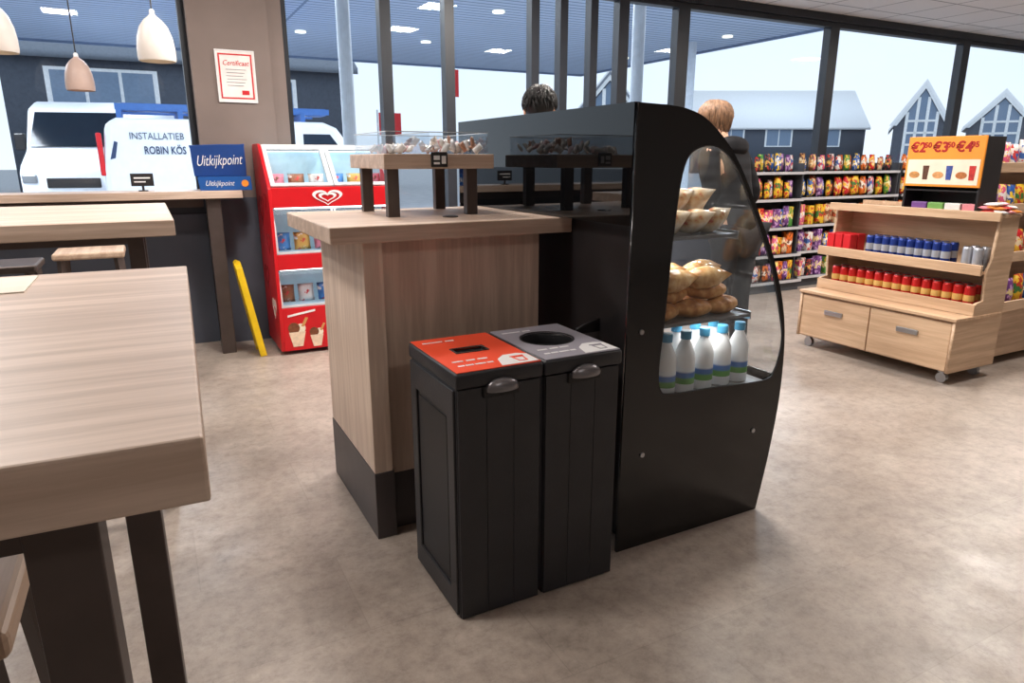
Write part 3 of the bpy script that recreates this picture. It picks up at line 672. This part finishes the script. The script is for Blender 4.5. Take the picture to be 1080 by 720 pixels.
# snack bags and snack boxes
BAGC = [('red',(205,30,40),(245,225,190),(250,200,70)),('yellow',(240,195,50),(60,120,60),(200,60,40)),('orange',(230,115,35),(245,240,230),(120,60,30)),('blue',(40,90,170),(245,245,245),(245,205,60)),('green',(80,150,60),(240,235,180),(220,180,60)),('white',(228,224,220),(60,100,170),(200,60,60)),('pink',(225,95,135),(250,240,240),(250,220,120)),('purple',(110,60,130),(240,220,160),(200,160,210)),('brown',(110,66,44),(236,214,170),(200,150,90)),('black',(44,42,46),(220,180,90),(190,60,50)),('cream',(226,200,160),(130,80,50),(200,90,60))]
bagm = {}; boxm = {}
for nm, c, c2, c3 in BAGC:
    o_ = packet(.15,.20,.06); bmesh.ops.recalc_face_normals(o_, faces=o_.faces[:]); me = D.meshes.new('snack_bag_'+nm); o_.to_mesh(me); o_.free()
    for p in me.polygons: p.use_smooth = True
    m, nt, b = newmat('bag_'+nm)
    v = objco(nt); oi = nt.nodes.new('ShaderNodeObjectInfo'); off = nt.nodes.new('ShaderNodeVectorMath'); off.operation = 'MULTIPLY_ADD'
    off.inputs[1].default_value = (9,9,9); nt.links.new(oi.outputs['Random'], off.inputs[0]); nt.links.new(v, off.inputs[2])
    base = rgb(c); alt = rgb(c2)
    sep = nt.nodes.new('ShaderNodeSeparateXYZ'); nt.links.new(v, sep.inputs[0])
    ad = nt.nodes.new('ShaderNodeMath'); ad.operation = 'MULTIPLY_ADD'; ad.inputs[1].default_value = .16; nt.links.new(noise(nt, 16, 2, off.outputs[0]), ad.inputs[0]); nt.links.new(sep.outputs['Z'], ad.inputs[2])
    r_ = ramp(nt, ad.outputs[0], [(.0, mul(base, .8)), (.062, base), (.07, alt), (.105, alt), (.112, base)])
    sp2 = ramp(nt, noise(nt, 26, 1, off.outputs[0]), [(.43, (0,0,0,1)), (.45, (1,1,1,1))])
    mx = nt.nodes.new('ShaderNodeMix'); mx.data_type = 'RGBA'; nt.links.new(sp2, mx.inputs[0]); mx.inputs[6].default_value = rgb(c3); nt.links.new(r_, mx.inputs[7])
    nt.links.new(mx.outputs[2], b.inputs['Base Color']); b.inputs['Roughness'].default_value = .5
    me.materials.append(m); bagm[nm] = me
    o_ = BM(); box(o_, -.06,.06,-.035,.035,-.10,.10,.003,1); me2 = D.meshes.new('snack_box_'+nm); o_.to_mesh(me2); o_.free(); me2.materials.append(m); boxm[nm] = me2
def bag(nm, where, loc, rz, group, sc=1, wx=1, kind='bag'):
    o = D.objects.new('snack_'+kind, (bagm if kind == 'bag' else boxm)[nm]); C.objects.link(o); o.location = (loc[0], loc[1], loc[2]+.10*sc); o.rotation_euler = (-.08 if kind == 'bag' else 0,0,rz); o.scale = (sc*wx,sc,sc)
    o['label'] = nm+' snack '+kind+' on the '+where; o['category'] = 'snack '+kind; o['group'] = group; return o
names = [b_[0] for b_ in BAGC]
for zi, (z, y) in enumerate(((.425,2.55),(.735,2.66),(1.055,2.76),(1.335,2.84))):
    rn = ('bottom','second lowest','third','top')[zi]
    for i in range(12):
        nm = random.choice(names)
        bag(nm, rn+' shelf of the right edge wooden unit', (4.99+.115*i, y, z), 0, 'snack bags on the right edge wooden unit', random.uniform(.85,1.05), .8)
RACKM = mat('rack_dark', (70,72,78), .5, .2); RAILW = mat('price_rail', (190,190,195), .5)
def rack(x0, x1, yf, label, which):
    t = thing('snack_rack', label, 'rack', ((x0+x1)/2, yf+.2, 0))
    wp('back_panel', box(BM(), x0,x1,yf+.38,yf+.40,0,1.36), RACKM, t)
    for x in (x0, x1-.02): wp('side_panel', box(BM(), x,x+.02,yf+.12,yf+.38,0,1.36), RACKM, t)
    wp('kick_plate', box(BM(), x0+.02,x1-.02,yf+.03,yf+.38,0,.10), RACKM, t)
    rows = (('bottom',.12,0),('fourth',.40,.04),('third',.69,.06),('second',.99,.08),('top',1.27,.10))
    for ri, (rn, z, bk) in enumerate(rows):
        s = wp('shelf', box(BM(), x0+.02,x1-.02,yf+bk,yf+.38,z-.02,z), RACKM, t)
        wp('price_rail', box(BM(), x0+.02,x1-.02,yf+bk-.01,yf+bk,z-.026,z+.002), RAILW, s)
        nb = int((x1-x0-.19)/.074)+1
        nm = random.choice(names)
        for i in range(nb):
            if random.random() < .72: nm = random.choice(names)
            kd = 'box' if (ri in (0,1,2) and random.random() < .35) else 'bag'
            bag(nm, '%s shelf of the %s rack' % (rn, which), (x0+.095+.074*i, yf+bk+.058+.035*(i % 2), z), random.uniform(-.15,.15) if kd == 'bag' else 0, 'snacks on the %s rack' % which, random.uniform(.85,1.2) if rn != 'top' else random.uniform(.7,1.0), random.uniform(.48,.70), kd)
    return t
rack(5.42,6.33,5.16, 'narrow dark snack rack nearest the display case', 'narrow')
rack(6.36,8.12,5.27, 'wide dark snack rack under the right-hand windows', 'wide')
rack(8.15,9.9,5.27, 'far dark snack rack behind the yellow price display', 'far')

# ------------------------------------------------------------------ people
def skin(pts, edges, rad, lv=2):
    me = D.meshes.new('tmp'); me.from_pydata(pts, edges, []); o = D.objects.new('tmp', me); C.objects.link(o)
    md = o.modifiers.new('s', 'SKIN'); md.use_smooth_shade = True
    for i, r in enumerate(rad):
        me.skin_vertices[0].data[i].radius = r if isinstance(r, tuple) else (r, r)
    for i in range(len(rad)): me.skin_vertices[0].data[i].use_root = (i == 0)
    sd = o.modifiers.new('d', 'SUBSURF'); sd.levels = lv; sd.render_levels = lv
    bpy.context.view_layer.update()
    m2 = D.meshes.new_from_object(o.evaluated_get(bpy.context.evaluated_depsgraph_get()))
    D.objects.remove(o); bm = BM(); bm.from_mesh(m2); D.meshes.remove(m2); D.meshes.remove(me); return bm
SKINM = mat('skin_tone', (206,160,132), .55, var=.05)
def hair_bm(L, longhair, seed):
    rnd = random.Random(seed); bm = BM()
    cy = L(1.655)+.002; cz = 1.648
    ball(bm, (0, cy-.004, cz+.004), .098, (.90,1.06,.98), 28, 18)
    bmesh.ops.bisect_plane(bm, geom=bm.verts[:]+bm.edges[:]+bm.faces[:], plane_co=(0,cy+.045,1.655), plane_no=(0,.9,-.43), clear_outer=True)
    # locks: tapered tubes that start at the crown and follow the skull down
    for i in range(340 if longhair else 420):
        az = rnd.uniform(0, 2*PI)          # 0 = front
        front = abs(math.atan2(math.sin(az), math.cos(az)))
        if longhair: th_end = rnd.uniform(.75,.95) if front < .7 else rnd.uniform(1.9,2.5)
        else: th_end = rnd.uniform(.7,.95) if front < .7 else rnd.uniform(1.55,2.05)
        th0 = rnd.uniform(.0,.5) if longhair else rnd.uniform(.0, th_end-.35)
        if not longhair: th_end = min(th_end, th0+.55)
        tw = rnd.uniform(-.25,.25); prev = None; N = 5
        for j in range(N+1):
            u = j/N; th = th0+(th_end-th0)*u; a = az+tw*u
            rr = .104+.010*math.sin(u*PI)+rnd.uniform(-.003,.004)
            sx = min(1, math.sin(min(th, PI/2)) if th < PI/2 else 1-.16*(th-PI/2))
            z = cz+rr*(math.cos(th) if th < PI/2 else -(th-PI/2)*1.15)
            p = Vector((math.sin(a)*sx*rr*.92, cy+math.cos(a)*sx*rr*1.06, z))
            r = .0085*(1-.75*u) if longhair else .0065*(1-.8*u)
            t1 = Vector((math.cos(a), -math.sin(a), 0)); n1 = Vector((math.sin(a), math.cos(a), .3)).normalized()
            ring = [bm.verts.new(p+t1*r), bm.verts.new(p+n1*r), bm.verts.new(p-t1*r), bm.verts.new(p-n1*r)]
            if prev:
                for q_ in range(4): bm.faces.new((prev[q_], prev[(q_+1) % 4], ring[(q_+1) % 4], ring[q_]))
            prev = ring
    return bm
def person(loc, rz, s, label, lean, hairm, jm, tm, longhair=False):
    t = thing('person', label, 'person', loc, rz); S = Matrix.Scale(s, 4)
    def L(z):   # forward lean above the pelvis
        k = max(0, z-.95); return lean*k
    P = []; E = []; R = []
    def add(p, r, parent=None):
        P.append((p[0], p[1]+L(p[2]), p[2])); R.append(r)
        if parent is not None: E.append((parent, len(P)-1))
        return len(P)-1
    pel = add((0,0,.94), .13); sp1 = add((0,0,1.12), .12, pel); ch = add((0,0,1.32), .135, sp1); nb = add((0,-.01,1.44), .07, ch)
    nk = add((0,0,1.50), .052, nb); hl = add((0,.025,1.57), .066, nk); hm = add((0,.015,1.645), (.078,.092), hl); ht = add((0,.005,1.70), (.068,.08), hm)
    add((0,.115,1.615), .012, hl)
    for sx in (-1,1):
        sh = add((sx*.17,-.01,1.40), .06, ch); el = add((sx*.225,-.02,1.13), .043, sh); wr = add((sx*.17,.18,1.0), .027, el)
        pm = add((sx*.155,.245,.985), .026, wr)
        for j in range(4):
            a = add((sx*(.13+.02*j),.295+.006*(1 if j in (1,2) else 0),.975), .0095, pm); b = add((sx*(.13+.02*j),.325+.008*(1 if j in (1,2) else 0),.955), .0085, a)
        th = add((sx*.122,.235,.972), .011, pm); add((sx*.11,.275,.962), .009, th)
        hp = add((sx*.095,0,.88), .095, pel); kn = add((sx*.10,.015,.48), .06, hp); an = add((sx*.10,-.02,.09), .04, kn); add((sx*.11,.13,.035), .035, an)
    bm = skin(P, E, R); xf(bm, S); obj('body', bm, SKINM, t, smooth=True)
    def piece(name, pts, edges, rad, m):
        bm = skin([(p[0], p[1]+L(p[2]), p[2]) for p in pts], edges, rad); xf(bm, S); return obj(name, bm, m, t, smooth=True)
    jk = piece('jacket', [(0,0,.86),(0,0,.98),(0,0,1.15),(0,0,1.33),(0,-.01,1.43),(0,0,1.495),(-.165,-.01,1.40),(-.222,-.02,1.13),(-.17,.16,1.01),(.165,-.01,1.40),(.222,-.02,1.13),(.17,.16,1.01)],
          [(0,1),(1,2),(2,3),(3,4),(4,5),(3,6),(6,7),(7,8),(3,9),(9,10),(10,11)], [(.165,.14),(.155,.135),(.15,.135),(.155,.145),.11,.082,.08,.06,.048,.08,.06,.048], jm)
    if longhair:   # soft hood lying on the shoulders
        bm = BM(); ball(bm, (.02,-.07+L(1.45),1.45), .105, (1.35,.8,.7), 28, 18)
        for v in bm.verts: v.co += Vector((math.sin(v.co.z*90)*.003, math.sin(v.co.x*70)*.003, 0))
        xf(bm, S); obj('hood', bm, jm, jk, smooth=True)
    piece('trousers', [(0,0,.93),(-.1,0,.86),(-.105,.015,.48),(-.105,-.015,.10),(.1,0,.86),(.105,.015,.48),(.105,-.015,.10)], [(0,1),(1,2),(2,3),(0,4),(4,5),(5,6)], [.14,.105,.075,.062,.105,.075,.062], tm)
    for sx in (-1,1): piece('shoe', [(sx*.105,-.05,.045),(sx*.108,.05,.05),(sx*.112,.14,.04)], [(0,1),(1,2)], [.045,.046,.038], BLK)
    bm = hair_bm(L, longhair, 5 if longhair else 9); xf(bm, S); obj('hair', bm, hairm, t, smooth=True)
    for sx in (-1,1):
        bm = BM(); ball(bm, (sx*.032,.098+L(1.635),1.635), .011); xf(bm, S); obj('eye', bm, WHITE, t, smooth=True)
        bm = BM(); ball(bm, (sx*.088,.02+L(1.62),1.612), .024, (.35,.7,1.2)); xf(bm, S); obj('ear', bm, SKINM, t, smooth=True)
    bm = BM(); ball(bm, (0,.092+L(1.565),1.565), .02, (1.2,.35,.3)); xf(bm, S); obj('mouth', bm, mat('lips', (170,95,90), .5), t, smooth=True)
    return t
def puffer(name, c):
    m, nt, b = newmat(name); v = objco(nt)
    wv = nt.nodes.new('ShaderNodeTexWave'); wv.bands_direction = 'Z'; wv.inputs['Scale'].default_value = 4; wv.inputs['Distortion'].default_value = .6
    nt.links.new(v, wv.inputs['Vector']); bp = nt.nodes.new('ShaderNodeBump'); bp.inputs['Strength'].default_value = .3; bp.inputs['Distance'].default_value = .014
    nt.links.new(wv.outputs['Fac'], bp.inputs['Height']); nt.links.new(bp.outputs[0], b.inputs['Normal'])
    nt.links.new(ramp(nt, wv.outputs['Fac'], [(.05, mul(rgb(c), .8)), (.5, rgb(c))]), b.inputs['Base Color']); b.inputs['Roughness'].default_value = .8
    b.inputs['Specular IOR Level'].default_value = .25; return m
DKT = mat('dark_trousers', (26,27,33), .85)
def hairmat(name, c):
    m, nt, b = newmat(name); v = objco(nt, (30,30,12))
    nt.links.new(ramp(nt, noise(nt, 2, 4, v), [(.35, mul(rgb(c), .45)), (.65, mul(rgb(c), 1.15))]), b.inputs['Base Color']); b.inputs['Roughness'].default_value = .6; return m
person((2.28,3.98,0), math.radians(-20), 1.055, 'person with short dark hair standing behind the black display case', .0, hairmat('black_hair', (22,19,19)), mat('dark_coat', (45,45,52), .7), DKT)
person((3.54,3.46,0), math.radians(8), 1.02, 'person with light brown hair and dark puffer jacket leaning forward', .34, hairmat('light_brown_hair', (132,98,72)), puffer('dark_puffer', (20,20,24)), DKT, True)

# ------------------------------------------------------------------ outside
struct('pavement', box(BM(), -60,140,6.0,120,-.15,-.02), mat('asphalt', (150,152,156), .85, var=.12, scale=3))
cn = thing('forecourt_canopy', 'large flat forecourt canopy with slatted underside outside the windows', 'canopy', (3,13,4.2))
wp('soffit', box(BM(), -12,13.6,6.6,21,4.2,4.3), SOFFIT, cn)
wp('fascia', xf(ext2d([rect(-12.1,13.7,6.5,21.1), rect(-12,13.6,6.6,21)], .7), T((0,0,4.5))), mat('fascia_blue_grey', (120,140,175), .5), cn)
for x in range(-9, 13, 3):
    for y in (9,13,17):
        bm = BM(); lathe(bm, [(.12,0),(.12,.03)], (x+.5, y, 4.165)); wp('downlight', bm, mat('downlight', (255,240,215), .5, emit=1.5), cn)
POST = mat('pale_grey_post', (190,198,208), .5)
for i, (x, y, r, lb) in enumerate(((2.11,8.0,.075,'slim pale grey column outside the window beside the freezer'),(6.10,8.0,.085,'pale grey column outside the glass doors, nearest right-hand windows'),(12.4,14.1,.12,'pale grey column far outside the right-hand window'))):
    t = thing('canopy_column', lb, 'column', (x, y, -.02))
    bm = BM(); lathe(bm, [(r,.05),(r,4.22)]); obj('shaft', bm, POST, t, smooth=False); obj('foot_plate', box(BM(), -r*2,r*2,-r*2,r*2,0,.05,.01), STEELD, t)
VW = mat('van_white', (232,236,242), .35, var=.03); VG = mat('van_glass', (40,52,66), .1); TYRE = mat('tyre', (25,25,27), .8)
def van(loc, rz, prof_, label, L, H, sidewin, wd=1.9):
    t = thing('van', label, 'van', loc, rz)
    bm = ext2d([prof_], wd); xf(bm, RX); obj('body', bm, VW, t, bev=.09)
    for x in (L*.19, L*.82):
        for s_ in (-1,1):
            bm = BM(); tube(bm, (x,s_*(wd/2-.2),.33), (x,s_*(wd/2+.012),.33), .33, seg=24); wl = obj('wheel', bm, TYRE, t)
            bm = BM(); tube(bm, (x,s_*(wd/2+.012),.33), (x,s_*(wd/2+.022),.33), .2, seg=20); obj('hub_cap', bm, CHROME, wl)
    for w_ in sidewin:
        for s_ in (-1,1):
            bm = ext2d([w_], .012); xf(bm, T((0,s_*(wd/2+.004),0)) @ RX); obj('side_window', bm, VG, t)
    return t
p2 = [(0,.35),(.02,1.25),(.12,2.0),(.3,2.1),(3.75,2.1),(4.0,2.0),(4.45,1.38),(4.95,1.18),(5.06,.85),(5.06,.35)]
v2 = van((-.62,14.65,-.02), 0, p2, 'white van with grey-blue lettering and roof rack in front of another van', 5.06, 2.1, [[(3.35,1.32),(3.35,1.88),(3.85,1.88),(4.2,1.40),(4.2,1.32)]])
VB = mat('van_ink_blue', (46,64,98), .5)
bm = text('INSTALLATIEB', .160, .004, 'LEFT'); xf(bm, T((.46,-.962,1.80)) @ Matrix.Diagonal((.84,1,1,1)) @ RX); obj('lettering', bm, mat('van_ink', (80,92,112), .5), v2)
bm = text('ROBIN KÖS', .180, .004, 'LEFT', bold=.003); xf(bm, T((.66,-.962,1.565)) @ Matrix.Diagonal((.70,1,1,1)) @ RX); obj('lettering', bm, VB, v2)
bm = ext2d([[(.14,1.42),(.22,1.44),(.28,1.70),(.23,1.72),(.18,1.55)]], .008); xf(bm, T((0,-.956,0)) @ RX); obj('emblem', bm, VB, v2)
bm = BM(); box(bm, -.03,.05,-.93,-.82,1.15,1.85,.02); obj('tail_lamp', bm, REDB, v2)
bm = BM()
for y in (-.75,.75): box(bm, .3,3.9,y-.03,y+.03,2.24,2.34)
for x in (.35,1.3,2.4,3.4): box(bm, x-.04,x+.04,-.8,.8,2.10,2.24)
box(bm, .4,3.95,-.3,.2,2.25,2.38); obj('roof_rack', bm, mat('rack_blue', (60,104,170), .5), v2)
bm = BM(); box(bm, 4.05,4.22,-1.08,-.95,1.3,1.5,.03); obj('wing_mirror', bm, BLK, v2)
p1 = [(0,.4),(0,2.5),(.12,2.62),(4.3,2.62),(4.7,2.45),(5.1,1.6),(5.5,1.3),(5.6,1.15),(5.6,.4)]
v1 = van((.10,22.4,-.02), math.radians(-104.5), p1, 'taller white van facing the shop behind the lettered van', 5.6, 2.62, [[(3.9,1.6),(3.9,2.25),(4.5,2.25),(4.85,1.62)]], 2.0)
bm = BM(); vs = [bm.verts.new(p) for p in ((4.74,-.82,2.36),(4.74,.82,2.36),(5.07,.9,1.66),(5.07,-.9,1.66))]; bm.faces.new(vs); r_ = bmesh.ops.solidify(bm, geom=bm.faces[:], thickness=.03); xf(bm, T((.035,0,.02))); obj('windscreen', bm, VG, v1)
obj('grille', box(BM(), 5.58,5.63,-.5,.5,.85,1.05,.02), BLK, v1)
for s_ in (-1,1):
    bm = BM(); box(bm, 5.5,5.63,s_*.8-.14,s_*.8+.14,.95,1.12,.03); obj('head_lamp', bm, CHROME, v1)
    bm = BM(); box(bm, 4.8,4.95,s_*1.13-.1,s_*1.13+.1,1.6,1.95,.03); obj('wing_mirror', bm, BLK, v1)
# houses
BRICKD = mat('dark_brick', (84,90,102), .8, var=.1); ROOFL = mat('pale_roof', (246,247,249), .6, var=.03); WTRIM = mat('white_trim', (246,248,250), .5); HWIN = mat('house_glass', (120,140,165), .4)
ROOFD = mat('slate_roof', (130,138,150), .7)
def house(loc, rz, L, Wd, eave, ridge, label, roofm, wins_, gable_win=False, wallm=None):
    t = thing('house', label, 'house', loc, rz)
    pr = [(-Wd/2,0),(-Wd/2,eave),(0,ridge-.25),(Wd/2,eave),(Wd/2,0)]
    bm = ext2d([pr], L); xf(bm, YZ); obj('walls', bm, wallm or BRICKD, t)
    for s_ in (-1,1):
        sl = (ridge-eave)/(Wd/2)
        bm = ext2d([[(0,ridge),(s_*(Wd/2+.4),eave-.4*sl),(s_*(Wd/2+.4),eave-.4*sl-.25),(0,ridge-.25)]], L+.6); xf(bm, YZ); obj('roof', bm, roofm, t)
    for (x, z, w_, h_) in wins_:
        f = obj('window', xf(ext2d([rect(x-w_/2-.12,x+w_/2+.12,z-h_/2-.12,z+h_/2+.12)], .1), T((0,-Wd/2-.02,0)) @ RX), WTRIM, t)
        bm = BM(); k = max(1, round(w_/1.1))
        for q in range(k): box(bm, x-w_/2+q*w_/k+.06, x-w_/2+(q+1)*w_/k-.06, -Wd/2-.10,-Wd/2-.06, z-h_/2, z+h_/2)
        obj('panes', bm, HWIN, f)
    if gable_win:
        g_ = Wd/2*.55
        bm = ext2d([[(-Wd/2-.4,eave-.3),(0,ridge+.2),(Wd/2+.4,eave-.3),(Wd/2-.25,eave-.3),(0,ridge-.65),(-Wd/2+.25,eave-.3)]], .2); xf(bm, T((-L/2-.15,0,0)) @ YZ); obj('bargeboard', bm, WTRIM, t)
        bm = BM(); zb = .6
        ztop = lambda y: eave+(ridge-eave)*(1-abs(y)/(Wd/2))-.75
        for q in range(4):
            y = -g_+q*2*g_/3; box(bm, -L/2-.12,-L/2-.02, y-.13, y+.13, zb, ztop(y))
        for q in range(5): box(bm, -L/2-.12,-L/2-.02, -g_,g_, zb+q*1.1-.10, zb+q*1.1+.10)
        wf = obj('window', bm, WTRIM, t)
        bm = ext2d([[(-g_,zb),(-g_,ztop(g_)),(0,ztop(0)),(g_,ztop(g_)),(g_,zb)]], .05); xf(bm, T((-L/2-.02,0,0)) @ YZ); obj('panes', bm, HWIN, wf)
    return t
yaw = math.radians(-27.6)
house((60.9,56.5,-.02), yaw, 18, 8, 5.0, 8.6, 'long house with pale roof and dark walls beyond the right window', ROOFL, [(-5,3.6,2.6,1.6),(0,3.6,2.6,1.6),(5,3.6,2.6,1.6)])
house((70.6,45.4,-.02), yaw+math.radians(62), 9, 4.6, 4.9, 8.6, 'gabled house with white verges and gridded window beyond the right window', ROOFL, [], True)
house((79.4,42.0,-.02), yaw+math.radians(52), 9, 5.6, 4.8, 7.9, 'second gabled house, seen through the far right window', ROOFL, [], True)
house((2.2,36,-.02), 0, 13, 7, 5.6, 7.8, 'dark house with broad white-framed windows behind the vans', ROOFD, [(-3.2,3.9,3.6,1.6),(2.5,3.9,3,1.5)])
house((34.5,48.5,-.02), yaw+math.radians(80), 7, 4.6, 5.2, 7.9, 'distant dark gabled house seen through the glass doors', ROOFD, [], True)
# flags
def flag(x, y, h, label, w_=.9, hh=1.5):
    t = thing('flag', label, 'flag', (x, y, -.02))
    bm = BM(); tube(bm, (0,0,0), (0,0,h), .05, .03); obj('pole', bm, POST, t)
    bm = BM(); n_ = 8; vs = []
    for i in range(n_+1): vs.append([bm.verts.new((.05+w_*i/n_, .06*math.sin(i*1.1), h-.1-hh*j)) for j in (0,1)])
    for a, b in zip(vs, vs[1:]): bm.faces.new((a[0],b[0],b[1],a[1]))
    f = obj('cloth', bm, REDB, t); bm = BM(); box(bm, .2*w_,.7*w_,-.10,-.08,h-.1-hh*.65,h-.1-hh*.35); obj('emblem', bm, PY, f)
flag(8.15,26.7,3.25, 'red flag with yellow emblem above the van bonnet outside', .9, .85)
flag(11.6,28.5,5.2, 'taller red flag outside, seen between the dark mullions', .7, 1.1)
